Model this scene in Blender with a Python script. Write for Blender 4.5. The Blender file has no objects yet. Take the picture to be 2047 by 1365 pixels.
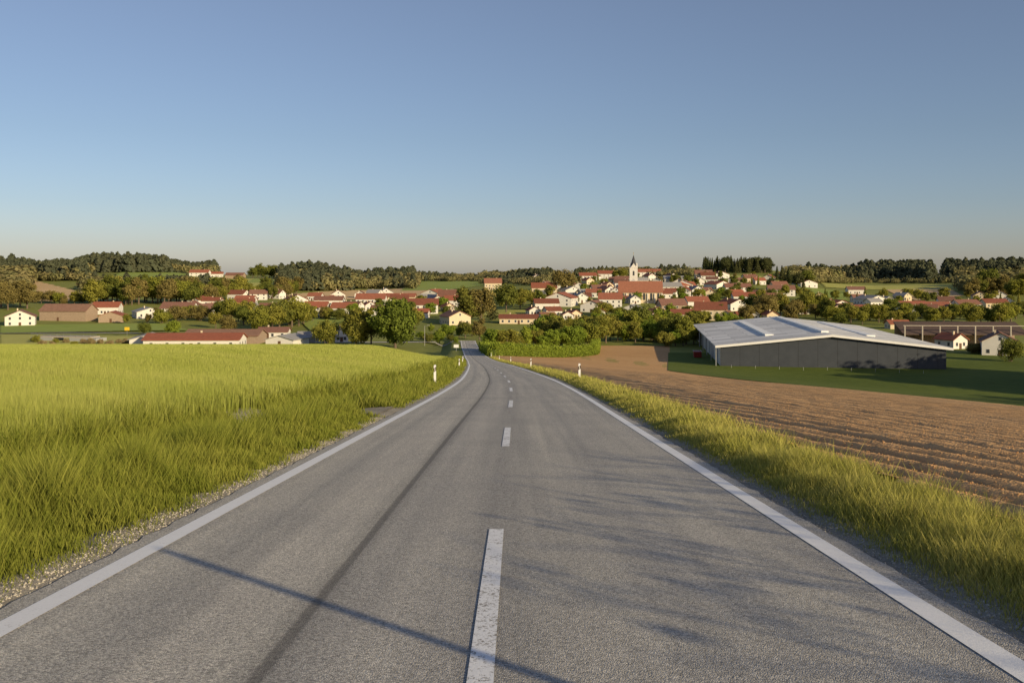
import bpy, math, random
import numpy as np
from mathutils import Vector
random.seed(7); rng=np.random.default_rng(7)
SC=bpy.context.scene; COL=SC.collection
F=1876.0; HZ=545.0; CX=1023.5; CH=1.65
SUN_EL=16.5
# ------------------------------------------------------------------ terrain
_ys=np.arange(-400,6000,2.0)
def _sm(a,n):
    k=np.ones(n)/n; p=np.pad(a,(n//2,n//2),mode='edge')
    p[:n//2]=a[0]+(a[1]-a[0])*np.arange(-(n//2),0); return np.convolve(p,k,mode='valid')
_p=_sm(np.interp(_ys,[-400,0,200,250,300,350,400,500,6000],[34.32,0,-17.16,-20.9,-24.0,-25.8,-26.6,-27.0,-27.0]),21)
_x=_sm(np.interp(_ys,[-400,0,20,38,55,70,97,130,200,300,340,400,6000],[-.18,-.18,-.1,0,-.15,-.6,-1.6,-3,-6.5,-12.5,-15.2,-19,-19]),7)
def P(y): return np.interp(y,_ys,_p)
def XC(y): return np.interp(y,_ys,_x)
def ss(a,b,v):
    t=np.clip((v-a)/(b-a),0,1); return t*t*(3-2*t)
TC=(np.array([-700,0,250,500,750,930,1100,1300,1500,1750,2047,2750])-CX)/F
TR=np.array([400,500,600,700,850,1000,1300,1800,2600,4000,7000.])
TP=np.array([
[677]*12,
[648,648,650,655,652,652,655,652,652,648,648,648],
[616,616,622,625,627,626,620,623,626,624,624,624],
[598,598,603,608,610,607,600,602,606,608,608,608],
[578,580,585,588,596,592,579,581,586,592,590,590],
[560,563,560,567,583,580,564,562,564,575,571,571],
[546,548,540,558,572,569,558,551,539,564,554,554],
[545,546,538,557,563,560,556,550,538,558,548,548],
[549]*12,[550]*12,[549]*12],dtype=float)
def far(x,y):
    yy=np.maximum(y,60.); t=np.clip(x/yy,TC[0],TC[-1]-1e-6); yc=np.clip(yy,400,6999)
    i=np.clip(np.searchsorted(TC,t,side='right')-1,0,len(TC)-2); j=np.clip(np.searchsorted(TR,yc,side='right')-1,0,len(TR)-2)
    a=(t-TC[i])/(TC[i+1]-TC[i]); a=a*a*(3-2*a)*.6+a*.4; b=(yc-TR[j])/(TR[j+1]-TR[j])
    py=(TP[j,i]*(1-a)+TP[j,i+1]*a)*(1-b)+(TP[j+1,i]*(1-a)+TP[j+1,i+1]*a)*b
    return CH-(py-HZ)/F*yc
def near(x,y):
    r=P(y); s=x-XC(y); a=np.abs(s)
    zf=-.0649*y-.0000377*y*y-.0006*np.maximum(0,y-160)**2
    k=ss(6,22,-s); base=r*(1-k)+zf*k
    dr=.084*np.maximum(0,s-7); base=base-dr
    edge=-.05+.04*ss(3.1,3.5,a)
    ditch=-.7*np.exp(-((-s-6.1)/1.05)**2)*(1-ss(60,110,y))
    z=base+edge+ditch
    fl=-26.5; zz=(z+fl+np.sqrt((z-fl)**2+2.0))/2
    w=ss(4,14,a); return z*(1-w)+zz*w
def H(x,y):
    x=np.asarray(x,float); y=np.asarray(y,float)
    w=ss(370,450,y); return near(x,y)*(1-w)+far(x,y)*w
def ga(px,py,y0=300,y1=2700):
    ys=np.arange(y0,y1,2.); xs=(px-CX)/F*ys; z=H(xs,ys); pr=HZ+(CH-z)/ys*F
    i=np.nonzero(pr<=py)[0]; k=i[0] if len(i) else int(np.argmin(np.abs(pr-py)))
    return float(xs[k]),float(ys[k]),float(z[k])
# ------------------------------------------------------------------ helpers
def obj(name,me,parent=None,kind=None):
    o=bpy.data.objects.new(name,me); COL.objects.link(o)
    if parent: o.parent=parent
    if kind: o['kind']=kind
    return o
def tag(o,label,cat,group=None,kind=None):
    o['label']=label; o['category']=cat
    if group: o['group']=group
    if kind: o['kind']=kind
    return o
def empty(name,loc,rz=0):
    o=bpy.data.objects.new(name,None); COL.objects.link(o); o.location=loc; o.rotation_euler=(0,0,rz); o.empty_display_size=.3; return o
def npmesh(name,V,Fc,mats=(),attrs=None,smooth=False,uv=None):
    me=bpy.data.meshes.new(name); V=np.asarray(V,np.float32); Fc=np.asarray(Fc,np.int32); n,k=Fc.shape
    me.vertices.add(len(V)); me.vertices.foreach_set('co',V.ravel())
    me.loops.add(n*k); me.loops.foreach_set('vertex_index',np.ascontiguousarray(Fc).ravel())
    me.polygons.add(n); me.polygons.foreach_set('loop_start',np.arange(n,dtype=np.int32)*k)
    me.update(calc_edges=True)
    if smooth: me.polygons.foreach_set('use_smooth',np.ones(n,bool))
    if attrs:
        for nm,a in attrs.items():
            me.attributes.new(nm,'FLOAT','POINT').data.foreach_set('value',np.asarray(a,np.float32))
    if uv is not None:
        l=me.uv_layers.new(name='UVMap'); l.data.foreach_set('uv',np.asarray(uv,np.float32)[Fc.ravel()].ravel())
    for m in (mats if isinstance(mats,(list,tuple)) else [mats]): me.materials.append(m)
    return me
def grid(nr,nc):
    i=np.arange(nr-1)[:,None]*nc+np.arange(nc-1)[None,:]; i=i.ravel()
    return np.stack([i,i+1,i+nc+1,i+nc],1)
class MB:
    def __init__(s): s.v=[]; s.f=[]; s.m=[]
    def poly(s,pts,faces,mi=0):
        b=len(s.v); s.v+=[tuple(p) for p in pts]
        for f in faces: s.f.append([b+i for i in f]); s.m.append(mi)
        return s
    def box(s,x0,x1,y0,y1,z0,z1,mi=0):
        return s.poly([(x0,y0,z0),(x1,y0,z0),(x1,y1,z0),(x0,y1,z0),(x0,y0,z1),(x1,y0,z1),(x1,y1,z1),(x0,y1,z1)],
            [(0,3,2,1),(4,5,6,7),(0,1,5,4),(1,2,6,5),(2,3,7,6),(3,0,4,7)],mi)
    def cyl(s,p0,p1,r0,r1,n=8,mi=0,cap=True):
        p0=Vector(p0); p1=Vector(p1); d=(p1-p0).normalized(); u=d.orthogonal().normalized(); w=d.cross(u); pts=[]
        for p,r in((p0,r0),(p1,r1)):
            for i in range(n):
                a=2*math.pi*i/n; pts.append(p+u*(r*math.cos(a))+w*(r*math.sin(a)))
        fs=[(i,(i+1)%n,n+(i+1)%n,n+i) for i in range(n)]
        if cap: fs+= [tuple(range(n))[::-1],tuple(range(n,2*n))]
        return s.poly(pts,fs,mi)
    def mesh(s,name,mats):
        me=bpy.data.meshes.new(name); me.from_pydata(s.v,[],s.f)
        for m in (mats if isinstance(mats,(list,tuple)) else [mats]): me.materials.append(m)
        me.polygons.foreach_set('material_index',s.m); me.update(); return me
    def build(s,name,mats,parent=None): return obj(name,s.mesh(name,mats),parent)
# ------------------------------------------------------------------ materials
def nt(name):
    m=bpy.data.materials.new(name); m.use_nodes=True; t=m.node_tree; t.nodes.clear()
    return m,t,t.nodes,t.links
def N(t,ty,**k):
    n=t.nodes.new(ty)
    for a,b in k.items(): setattr(n,a,b)
    return n
def noise(t,coord,scale,detail=4,rough=.6):
    n=N(t,'ShaderNodeTexNoise'); n.inputs['Scale'].default_value=scale; n.inputs['Detail'].default_value=detail; n.inputs['Roughness'].default_value=rough
    if coord is not None: t.links.new(coord,n.inputs['Vector'])
    return n.outputs['Fac']
def ramp(t,fac,stops):
    r=N(t,'ShaderNodeValToRGB'); e=r.color_ramp.elements
    while len(e)<len(stops): e.new(.5)
    for i,(p,c) in enumerate(stops):
        e[i].position=p; e[i].color=(*c,1) if not isinstance(c,(int,float)) else (c,c,c,1)
    t.links.new(fac,r.inputs[0]); return r.outputs[0]
def mix(t,fac,a,b,bt='MIX'):
    n=N(t,'ShaderNodeMix',data_type='RGBA',blend_type=bt)
    for s,v in((n.inputs[0],fac),(n.inputs[6],a),(n.inputs[7],b)):
        if isinstance(v,(int,float)): s.default_value=v
        elif isinstance(v,tuple): s.default_value=(*v,1)
        else: t.links.new(v,s)
    return n.outputs[2]
def mth(t,op,a,b=0,c=None):
    n=N(t,'ShaderNodeMath',operation=op)
    for i,v in enumerate((a,b,c)):
        if v is None: continue
        if isinstance(v,(int,float)): n.inputs[i].default_value=v
        else: t.links.new(v,n.inputs[i])
    return n.outputs[0]
def fin(m,t,col,rough=.85,bump=None,bs=.3,bd=.02,spec=.3,metal=0):
    b=N(t,'ShaderNodeBsdfPrincipled'); o=N(t,'ShaderNodeOutputMaterial'); t.links.new(b.outputs[0],o.inputs[0])
    if isinstance(col,tuple): b.inputs['Base Color'].default_value=(*col,1)
    else: t.links.new(col,b.inputs['Base Color'])
    b.inputs['Roughness'].default_value=rough; b.inputs['Specular IOR Level'].default_value=spec; b.inputs['Metallic'].default_value=metal
    if bump is not None:
        bn=N(t,'ShaderNodeBump'); bn.inputs['Strength'].default_value=bs; bn.inputs['Distance'].default_value=bd
        t.links.new(bump,bn.inputs['Height']); t.links.new(bn.outputs[0],b.inputs['Normal'])
    return m
def pmat(name,c,var=.25,scale=1.0,rough=.85,orand=.0,metal=0,spec=.3):
    m,t,_,_l=nt(name); g=N(t,'ShaderNodeTexCoord').outputs['Object']
    n=noise(t,g,scale,5); n2=noise(t,g,scale*9,3)
    f=mth(t,'MULTIPLY_ADD',n2,.5,mth(t,'MULTIPLY',n,.5))
    lo=tuple(x*(1-var) for x in c); hi=tuple(min(1,x*(1+var)) for x in c)
    col=ramp(t,f,[(.3,lo),(.7,hi)])
    if orand:
        r=N(t,'ShaderNodeObjectInfo').outputs['Random']
        col=mix(t,1.0,col,ramp(t,r,[(0,(1-orand,)*3),(.5,(1,1-orand*.3,1-orand*.4)),(1,(1,1,1))]),'MULTIPLY')
    return fin(m,t,col,rough,f,.2,.02,spec,metal)
def fieldmat(name,stops,big=.02,mid=.35,fine=6.0,bump=.4,furrow_shade=False):
    m,t,_,_l=nt(name); g=N(t,'ShaderNodeNewGeometry').outputs['Position']
    a=noise(t,g,big,4); b=noise(t,g,mid,5,.65); c=noise(t,g,fine,3,.7)
    f=mth(t,'ADD',mth(t,'MULTIPLY',a,.4),mth(t,'ADD',mth(t,'MULTIPLY',b,.35),mth(t,'MULTIPLY',c,.25)))
    col=ramp(t,f,stops)
    if furrow_shade: col=mix(t,mth(t,'MULTIPLY',N(t,'ShaderNodeAttribute',attribute_name='t').outputs['Fac'],.6),col,(.18,.09,.038))  # darkens the furrow troughs: shade painted into the soil colour
    return fin(m,t,col,.95,c,bump,.1,.1)
def twoside(m,t,l,col,trans):
    d=N(t,'ShaderNodeBsdfDiffuse'); tr=N(t,'ShaderNodeBsdfTranslucent'); ms=N(t,'ShaderNodeMixShader'); o=N(t,'ShaderNodeOutputMaterial')
    l.new(col,d.inputs[0]); l.new(col,tr.inputs[0]); ms.inputs[0].default_value=trans
    l.new(d.outputs[0],ms.inputs[1]); l.new(tr.outputs[0],ms.inputs[2]); l.new(ms.outputs[0],o.inputs[0]); return m
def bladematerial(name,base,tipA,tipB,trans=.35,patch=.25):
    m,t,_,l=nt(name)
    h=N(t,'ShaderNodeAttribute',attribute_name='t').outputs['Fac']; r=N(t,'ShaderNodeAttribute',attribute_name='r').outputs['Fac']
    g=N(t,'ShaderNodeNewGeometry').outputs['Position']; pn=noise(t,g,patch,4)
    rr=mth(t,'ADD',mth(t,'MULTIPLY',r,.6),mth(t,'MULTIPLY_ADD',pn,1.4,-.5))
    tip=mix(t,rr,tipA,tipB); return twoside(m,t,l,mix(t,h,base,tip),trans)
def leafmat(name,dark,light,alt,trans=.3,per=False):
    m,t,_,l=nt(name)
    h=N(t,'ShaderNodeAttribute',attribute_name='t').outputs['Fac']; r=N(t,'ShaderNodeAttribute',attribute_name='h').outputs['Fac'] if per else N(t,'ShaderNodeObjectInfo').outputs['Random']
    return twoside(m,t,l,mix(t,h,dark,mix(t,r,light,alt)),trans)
M={}
M['ground']=fieldmat('meadow',[(.3,(.15,.17,.04)),(.5,(.24,.255,.062)),(.7,(.34,.33,.095))])
M['pasture']=fieldmat('pasture_shade_green',[(.3,(.07,.10,.018)),(.5,(.115,.15,.027)),(.7,(.17,.195,.04))])  # green darkened to stand in for tree shade on the meadow
M['soil']=fieldmat('soil',[(.3,(.53,.295,.125)),(.5,(.69,.41,.185)),(.7,(.81,.53,.27))],.03,.8,9.0,bump=.6,furrow_shade=True)
M['clod']=pmat('soil_clod',(.50,.29,.135),.3,20)
M['crop']=fieldmat('crop',[(.3,(.24,.28,.05)),(.5,(.35,.38,.075)),(.7,(.43,.43,.105))],.02,.5,8)
M['gravel']=fieldmat('gravel',[(.35,(.25,.225,.18)),(.5,(.43,.385,.31)),(.66,(.60,.545,.46))],.5,8,45.0,bump=.8)
M['stone']=pmat('stone',(.48,.435,.36),.4,30)
M['f_tan']=fieldmat('far_tan',[(.35,(.56,.38,.19)),(.65,(.70,.50,.27))],.01,.05,.5)
M['f_green']=fieldmat('far_green',[(.35,(.25,.32,.065)),(.65,(.36,.41,.10))],.01,.05,.5)
M['f_yel']=fieldmat('far_yellowgreen',[(.35,(.40,.40,.09)),(.65,(.53,.49,.15))],.01,.05,.5)
M['f_dark']=fieldmat('far_darkgreen',[(.35,(.10,.14,.025)),(.65,(.17,.21,.04))],.01,.05,.5)
M['white']=pmat('white_render',(.70,.67,.61),.08,.6,orand=.06)
M['cream']=pmat('cream_render',(.66,.55,.38),.1,.6,orand=.08)
M['wood']=pmat('weathered_wood',(.34,.25,.175),.3,1.5)
M['grey']=pmat('grey_render',(.33,.33,.32),.12,.6)
M['red']=pmat('red_tile',(.32,.118,.070),.28,.8,orand=.42)
M['dkred']=pmat('brown_tile',(.245,.125,.088),.28,.8,orand=.35)
M['greyroof']=pmat('grey_roof',(.33,.32,.31),.15,.8,orand=.15)
M['orange']=pmat('church_tile',(.31,.13,.08),.22,.8,orand=.2)
M['rust']=pmat('rusty_roof',(.27,.15,.10),.3,.8)
M['darkroof']=pmat('dark_shed_roof',(.10,.068,.055),.25,.8)
M['glass']=pmat('window_glass',(.05,.055,.065),.2,1,rough=.2,spec=.5)
M['frame']=pmat('white_frame',(.6,.58,.55),.05,2)
M['door']=pmat('door_wood',(.13,.07,.04),.2,2)
M['skylight']=pmat('skylight_sheet',(.88,.87,.84),.05,.3,rough=.45)
M['fascia']=pmat('fascia_white',(.80,.78,.75),.05,.3,rough=.5)
M['concrete']=pmat('concrete',(.40,.355,.29),.15,1)
M['steel']=pmat('galvanised_steel',(.4,.4,.4),.1,2,rough=.45,metal=.6)
M['plasticw']=pmat('white_plastic',(.80,.79,.77),.04,4,rough=.5)
M['plasticb']=pmat('black_plastic',(.02,.02,.022),.1,4,rough=.5)
M['reflect']=pmat('reflector',(.55,.5,.42),.1,20,rough=.25)
M['yellow']=pmat('sign_yellow',(.75,.5,.03),.05,3,rough=.5)
M['blue']=pmat('sign_blue',(.03,.1,.4),.05,3,rough=.5)
M['cred']=pmat('container_red',(.30,.04,.03),.15,1,rough=.5)
M['slate']=pmat('spire_slate',(.06,.06,.065),.2,1,rough=.6)
M['gold']=pmat('gilded',(.7,.45,.1),.1,3,rough=.3,metal=.8)
M['bark']=pmat('bark',(.15,.11,.075),.3,4)
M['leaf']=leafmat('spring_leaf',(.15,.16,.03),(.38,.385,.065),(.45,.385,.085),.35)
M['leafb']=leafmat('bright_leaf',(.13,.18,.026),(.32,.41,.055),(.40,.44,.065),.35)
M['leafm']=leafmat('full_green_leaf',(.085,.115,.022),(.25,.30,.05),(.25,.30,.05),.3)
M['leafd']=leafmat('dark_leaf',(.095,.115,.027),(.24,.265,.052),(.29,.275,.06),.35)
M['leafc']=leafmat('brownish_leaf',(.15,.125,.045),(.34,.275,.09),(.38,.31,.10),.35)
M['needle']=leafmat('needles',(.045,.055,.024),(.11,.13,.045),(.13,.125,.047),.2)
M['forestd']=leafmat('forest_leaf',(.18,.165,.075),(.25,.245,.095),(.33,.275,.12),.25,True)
M['forestc']=leafmat('forest_needle',(.08,.09,.055),(.105,.12,.068),(.13,.128,.07),.2,True)  # far needles kept paler and bluer, distance haze put into the colour
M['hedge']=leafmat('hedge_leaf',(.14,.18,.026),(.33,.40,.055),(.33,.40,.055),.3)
M['reed']=leafmat('dry_reed',(.25,.18,.09),(.52,.40,.22),(.50,.42,.20),.3)
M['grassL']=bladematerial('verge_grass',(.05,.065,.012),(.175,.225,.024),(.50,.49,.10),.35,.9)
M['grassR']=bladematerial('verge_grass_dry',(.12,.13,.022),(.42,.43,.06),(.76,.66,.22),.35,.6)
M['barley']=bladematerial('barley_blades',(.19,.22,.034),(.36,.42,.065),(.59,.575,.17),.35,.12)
def asphalt(name):
    m,t,_,l=nt(name); g=N(t,'ShaderNodeNewGeometry').outputs['Position']
    uv=N(t,'ShaderNodeUVMap').outputs[0]; sp=N(t,'ShaderNodeSeparateXYZ'); l.new(uv,sp.inputs[0]); s=sp.outputs[0]
    vo=N(t,'ShaderNodeTexVoronoi'); vo.inputs['Scale'].default_value=105; l.new(g,vo.inputs['Vector']); sv=N(t,'ShaderNodeSeparateColor'); l.new(vo.outputs['Color'],sv.inputs[0])
    fine=noise(t,g,190,2,.8); med=noise(t,g,24,4,.75); big=noise(t,g,.5,5,.6)
    mp=N(t,'ShaderNodeMapping'); mp.inputs['Scale'].default_value=(2.2,.05,1); l.new(uv,mp.inputs[0]); streak=noise(t,mp.outputs[0],1.6,4)
    f=mth(t,'ADD',mth(t,'MULTIPLY',sv.outputs[0],.48),mth(t,'ADD',mth(t,'MULTIPLY',fine,.3),mth(t,'MULTIPLY',med,.22)))
    col=ramp(t,f,[(.22,(.205,.196,.178)),(.48,(.435,.412,.367)),(.78,(.76,.72,.64))])
    col=mix(t,1.,col,ramp(t,streak,[(.3,(.84,.84,.85)),(.7,(1.11,1.10,1.08))]),'MULTIPLY')
    col=mix(t,1.,col,ramp(t,big,[(.3,(.90,.90,.91)),(.7,(1.06,1.055,1.04))]),'MULTIPLY')
    wob=mth(t,'MULTIPLY_ADD',noise(t,mp.outputs[0],3,3),.05,-.025)
    sw=mth(t,'MULTIPLY_ADD',mth(t,'ADD',s,wob),1/6.6,.5)
    lane=ramp(t,sw,[(0,(.95,.95,.95)),(.10,(1.14,1.13,1.10)),(.17,(.92,.92,.92)),(.25,(1.15,1.13,1.10)),(.325,(1.08,1.07,1.04)),(.333,(.91,.91,.92)),(.42,(1.04,1.03,1.02)),(.5,(.83,.83,.84)),(.60,(1.04,1.03,1.01)),(.70,(.89,.89,.90)),(.82,(1.05,1.04,1.02)),(.9,(.93,.93,.94)),(1,(1,.99,.98))])
    col=mix(t,1.,col,lane,'MULTIPLY')
    d=mth(t,'ABSOLUTE',mth(t,'ADD',mth(t,'ADD',s,1.14),wob))
    seam=ramp(t,d,[(.0,1.),(.03,.95),(.05,.34),(.20,0.)])
    col=mix(t,mth(t,'MULTIPLY',seam,.68),col,(.08,.075,.07))
    h=mth(t,'ADD',mth(t,'MULTIPLY',vo.outputs['Distance'],-.9),mth(t,'MULTIPLY',med,.6))
    return fin(m,t,col,.85,h,.7,.009,.3)
M['asphalt']=asphalt('asphalt')
def paint(name,worn):
    m,t,_,l=nt(name); g=N(t,'ShaderNodeNewGeometry').outputs['Position']
    n=noise(t,g,38,4,.75); n2=noise(t,g,5,3)
    f=mth(t,'ADD',mth(t,'MULTIPLY',n,.7),mth(t,'MULTIPLY',n2,.3))
    k=worn; col=ramp(t,f,[(k-.03,(.33,.30,.26)),(k+.02,(.88,.87,.85)),(.75,(.96,.95,.93))])
    return fin(m,t,col,.7,n,.4,.006,.3)
M['line']=paint('edge_line_paint',.36); M['dash']=paint('worn_dash_paint',.455)
def panel():
    m,t,_,l=nt('anthracite_panel'); g=N(t,'ShaderNodeTexCoord').outputs['Object']; sp=N(t,'ShaderNodeSeparateXYZ'); l.new(g,sp.inputs[0])
    fr=mth(t,'FRACT',mth(t,'MULTIPLY',sp.outputs[0],1/5.6)); seam=mth(t,'LESS_THAN',fr,.03)
    n=noise(t,g,.4,3); col=ramp(t,n,[(.3,(.038,.044,.056)),(.7,(.05,.057,.07))])
    col=mix(t,mth(t,'MULTIPLY',seam,.7),col,(.015,.015,.018)); return fin(m,t,col,.55,None,spec=.4)
M['anth']=panel()
def roofmat():
    m,t,_,l=nt('metal_roof'); g=N(t,'ShaderNodeTexCoord').outputs['Object']
    br=N(t,'ShaderNodeTexBrick'); br.inputs['Color1'].default_value=(.62,.60,.56,1); br.inputs['Color2'].default_value=(.90,.88,.83,1); br.inputs['Mortar'].default_value=(.52,.51,.48,1)
    br.inputs['Scale'].default_value=1; br.inputs['Mortar Size'].default_value=.14; br.inputs['Brick Width'].default_value=11; br.inputs['Row Height'].default_value=5.5; l.new(g,br.inputs['Vector'])
    n=noise(t,g,.12,4); col=mix(t,1.,br.outputs['Color'],ramp(t,n,[(.3,(.9,.9,.9)),(.7,(1.06,1.05,1.03))]),'MULTIPLY'); return fin(m,t,col,.6,None,spec=.3)
M['metalroof']=roofmat()
# ------------------------------------------------------------------ ground sheet
offs=[0,1,2,3,3.1,3.2,3.35,3.5,3.7,4.0,4.4,4.8,5.2,5.6,6,6.5,7,7.5,8,9,10]; o=10.; st=1.1
while o<110: o+=st; st*=1.035; offs.append(o)
offs=np.array(offs,float); offs=np.concatenate([-offs[::-1],offs[1:]])
rows=list(np.arange(-45,70,1.0)); y=70.
while y<6800: rows.append(y); y+=max(1.5,y*.022)
rows=np.array(rows)
YY,OO=np.meshgrid(rows,offs,indexing='ij'); A=np.abs(OO)
SS=np.where(A<=10,OO,np.sign(OO)*(10+(A-10)*(1+np.maximum(YY,0)/55)))
XX=XC(YY)+SS
ZZ=H(XX,YY)
obj('ground',npmesh('ground',np.stack([XX,YY,ZZ],-1).reshape(-1,3),grid(len(rows),len(offs)),M['ground'],smooth=True),kind='structure')
def strip(name,s0,s1,ns,ya,mat,dz,jag=0,flat=False):
    sv=np.linspace(s0,s1,ns); Y,S=np.meshgrid(ya,sv,indexing='ij'); X=XC(Y)+S
    if jag: X[:,0]+=rng.uniform(-jag,jag,len(ya)); X[:,-1]+=rng.uniform(-jag,jag,len(ya))
    Z=(H(XC(Y),Y)+.05+.0004*np.maximum(Y-150,0) if flat else H(X,Y))+dz
    U=np.stack([S,Y],-1).reshape(-1,2)
    return obj(name,npmesh(name,np.stack([X,Y,Z],-1).reshape(-1,3),grid(len(ya),ns),mat,uv=U,smooth=True),kind='structure')
ya=[-20.]
while ya[-1]<386: ya.append(ya[-1]+max(.5,ya[-1]*.012))
ya=np.array(ya)
yfine=np.unique(np.concatenate([np.arange(-20,40,.25),ya]))
strip('road',-3.16,3.06,14,yfine,M['asphalt'],0,.03,True)
strip('road_edge_line',-2.99,-2.81,2,ya,M['line'],.005,0,True)
strip('road_edge_line',2.72,2.90,2,ya,M['line'],.005,0,True)
k=0
while 4.6+12*k<330:
    a=4.6+12*k; strip('road_centre_dash',-.068,.068,2,np.arange(a,a+4.21,.7),M['dash'],.006+.00003*a,0,True); k+=1
yg=np.unique(np.concatenate([np.arange(-20,40,.3),ya[ya<260]]))
strip('gravel_shoulder',-3.6,-3.0,8,yg,M['gravel'],.028,.08)
strip('gravel_shoulder',2.95,3.6,8,yg,M['gravel'],.028,.08)
strip('gravel_track',-9.5,-3.5,16,np.linspace(24.3,28.4,14),M['gravel'],.06)
yb=np.unique(np.concatenate([np.arange(-20,60,2.),np.arange(60,262,4.)]))
sv=-np.concatenate([[8.4],np.arange(9,30,2),np.geomspace(30,260,24)]); Y,S=np.meshgrid(yb,sv[::-1],indexing='ij'); X=XC(Y)+S
obj('grain_field',npmesh('grain_field',np.stack([X,Y,H(X,Y)+.30],-1).reshape(-1,3),grid(len(yb),len(sv)),M['crop'],smooth=True),kind='structure')
def xb(y): return np.maximum(60-.08*y,.168*y)
yb=np.arange(20,330,4.)
Y,T=np.meshgrid(yb,np.linspace(0,1,40),indexing='ij'); X=xb(Y)-.5+(70+.45*Y)*T
obj('meadow',npmesh('meadow',np.stack([X,Y,H(X,Y)+.12],-1).reshape(-1,3),grid(len(yb),40),M['pasture'],smooth=True),kind='structure')
FS=4.6
yb=np.concatenate([np.arange(-20,60,2.),np.arange(60,364,4.)])
Y,T=np.meshgrid(yb,np.linspace(0,1,34),indexing='ij'); x0=XC(Y)+FS; X=x0+(xb(Y)-x0)*T**1.3
obj('ploughed_field',npmesh('ploughed_field',np.stack([X,Y,H(X,Y)+.03],-1).reshape(-1,3),grid(len(yb),34),M['soil'],{'t':np.full(X.size,.36)},smooth=True),kind='structure')  # flat sheet takes an even share of the painted furrow shade
fd=-.14; nrm=math.hypot(fd,1); ux,uy=fd/nrm,1/nrm; qx,qy=uy,-ux
per=.56; qv=np.arange(1,82,per/7); lv=[-12.]
while lv[-1]<135: lv.append(lv[-1]+max(.28,abs(lv[-1])*.024))
lv=np.array(lv); L,Q=np.meshgrid(lv,qv,indexing='ij'); X=L*ux+Q*qx; Y=L*uy+Q*qy
ph=2*np.pi*(Q+.006*np.sin(L*.5))/per; idx=np.round(Q/per)
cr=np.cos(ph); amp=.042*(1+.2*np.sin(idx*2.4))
zz=H(X,Y)+.13+amp*cr+rng.normal(0,.008,L.shape)
Fq=grid(len(lv),len(qv)); cx=X.ravel()[Fq].mean(1); cy=Y.ravel()[Fq].mean(1)
keep=(cx-XC(cy)>FS+.1)&(cx<xb(cy)-.3)&(cy<150)&(cy>-12)
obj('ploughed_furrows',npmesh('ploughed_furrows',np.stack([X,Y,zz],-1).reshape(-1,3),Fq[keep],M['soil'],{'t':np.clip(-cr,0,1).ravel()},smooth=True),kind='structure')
def patch(poly,mat,n=60,dz=.5,name='field'):
    W=np.array([ga(a,b)[:2] for a,b in poly]); x0,y0=W.min(0); x1,y1=W.max(0)
    xs=np.linspace(x0,x1,n); ys=np.linspace(y0,y1,n); Y,X=np.meshgrid(ys,xs,indexing='ij'); Fc=grid(n,n)
    cx=X.ravel()[Fc].mean(1); cy=Y.ravel()[Fc].mean(1); ins=np.zeros(len(cx),bool)
    for i in range(len(W)):
        ax,ay=W[i]; bx,by=W[i-1]
        c=((ay>cy)!=(by>cy))&(cx<(bx-ax)*(cy-ay)/(by-ay+1e-9)+ax); ins^=c
    if ins.sum()==0: return
    obj(name,npmesh(name,np.stack([X,Y,H(X,Y)+dz],-1).reshape(-1,3),Fc[ins],mat,smooth=True),kind='structure')
patch([(10,568),(60,561),(150,582),(168,603),(30,604)],M['f_tan'])
patch([(225,551),(400,548),(470,555),(380,562),(225,562)],M['f_green'])
patch([(360,564),(500,557),(640,574),(560,582),(450,586),(360,575)],M['f_yel'])
patch([(560,592),(640,584),(840,574),(920,580),(880,594),(700,600)],M['f_tan'])
patch([(800,582),(830,560),(955,556),(970,570),(880,582)],M['f_green'])
patch([(740,606),(880,596),(920,606),(800,614)],M['f_green'])
patch([(1640,566),(1900,568),(1918,582),(1800,580),(1650,575)],M['f_yel'])
patch([(1770,580),(1895,575),(1925,592),(1830,602)],M['f_tan'])
patch([(1590,572),(1690,584),(1695,602),(1600,590)],M['f_green'])
patch([(1450,552),(1560,556),(1600,566),(1480,566)],M['f_yel'])
patch([(150,574),(330,566),(330,584),(165,592)],M['f_yel'])
patch([(430,557),(520,558),(560,566),(470,567)],M['f_green'])
patch([(0,670),(380,676),(380,690),(0,690)],M['f_yel'])
patch([(0,652),(330,648),(380,662),(0,668)],M['f_green'])
patch([(600,640),(690,632),(700,655),(620,662)],M['f_green'])
patch([(950,622),(1095,622),(1095,632),(950,632)],M['f_yel'])
def lane(pts,w,mat,name='side_road',dz=.12):
    n=40; pts=np.array(pts,float); q=np.linspace(0,len(pts)-1,n); X=np.interp(q,range(len(pts)),pts[:,0]); Y=np.interp(q,range(len(pts)),pts[:,1])
    dx=np.gradient(X); dy=np.gradient(Y); l=np.hypot(dx,dy); nx=-dy/l; ny=dx/l
    V=[];U=[]
    for s in(-w/2,0,w/2):
        a=X+nx*s; b=Y+ny*s; V.append(np.stack([a,b,H(a,b)+dz],-1)); U.append(np.stack([np.full(n,s+9),q],-1))
    V=np.stack(V,1).reshape(-1,3); U=np.stack(U,1).reshape(-1,2)
    obj(name,npmesh(name,V,grid(n,3),mat,uv=U),kind='structure')
lane([(-21,381),(-40,379),(-75,378),(-130,384)],5,M['asphalt'])
lane([ga(0,668,300)[:2],ga(120,666,300)[:2],ga(260,667,300)[:2],ga(430,673,300)[:2]],4,M['asphalt'],dz=.3)
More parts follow.
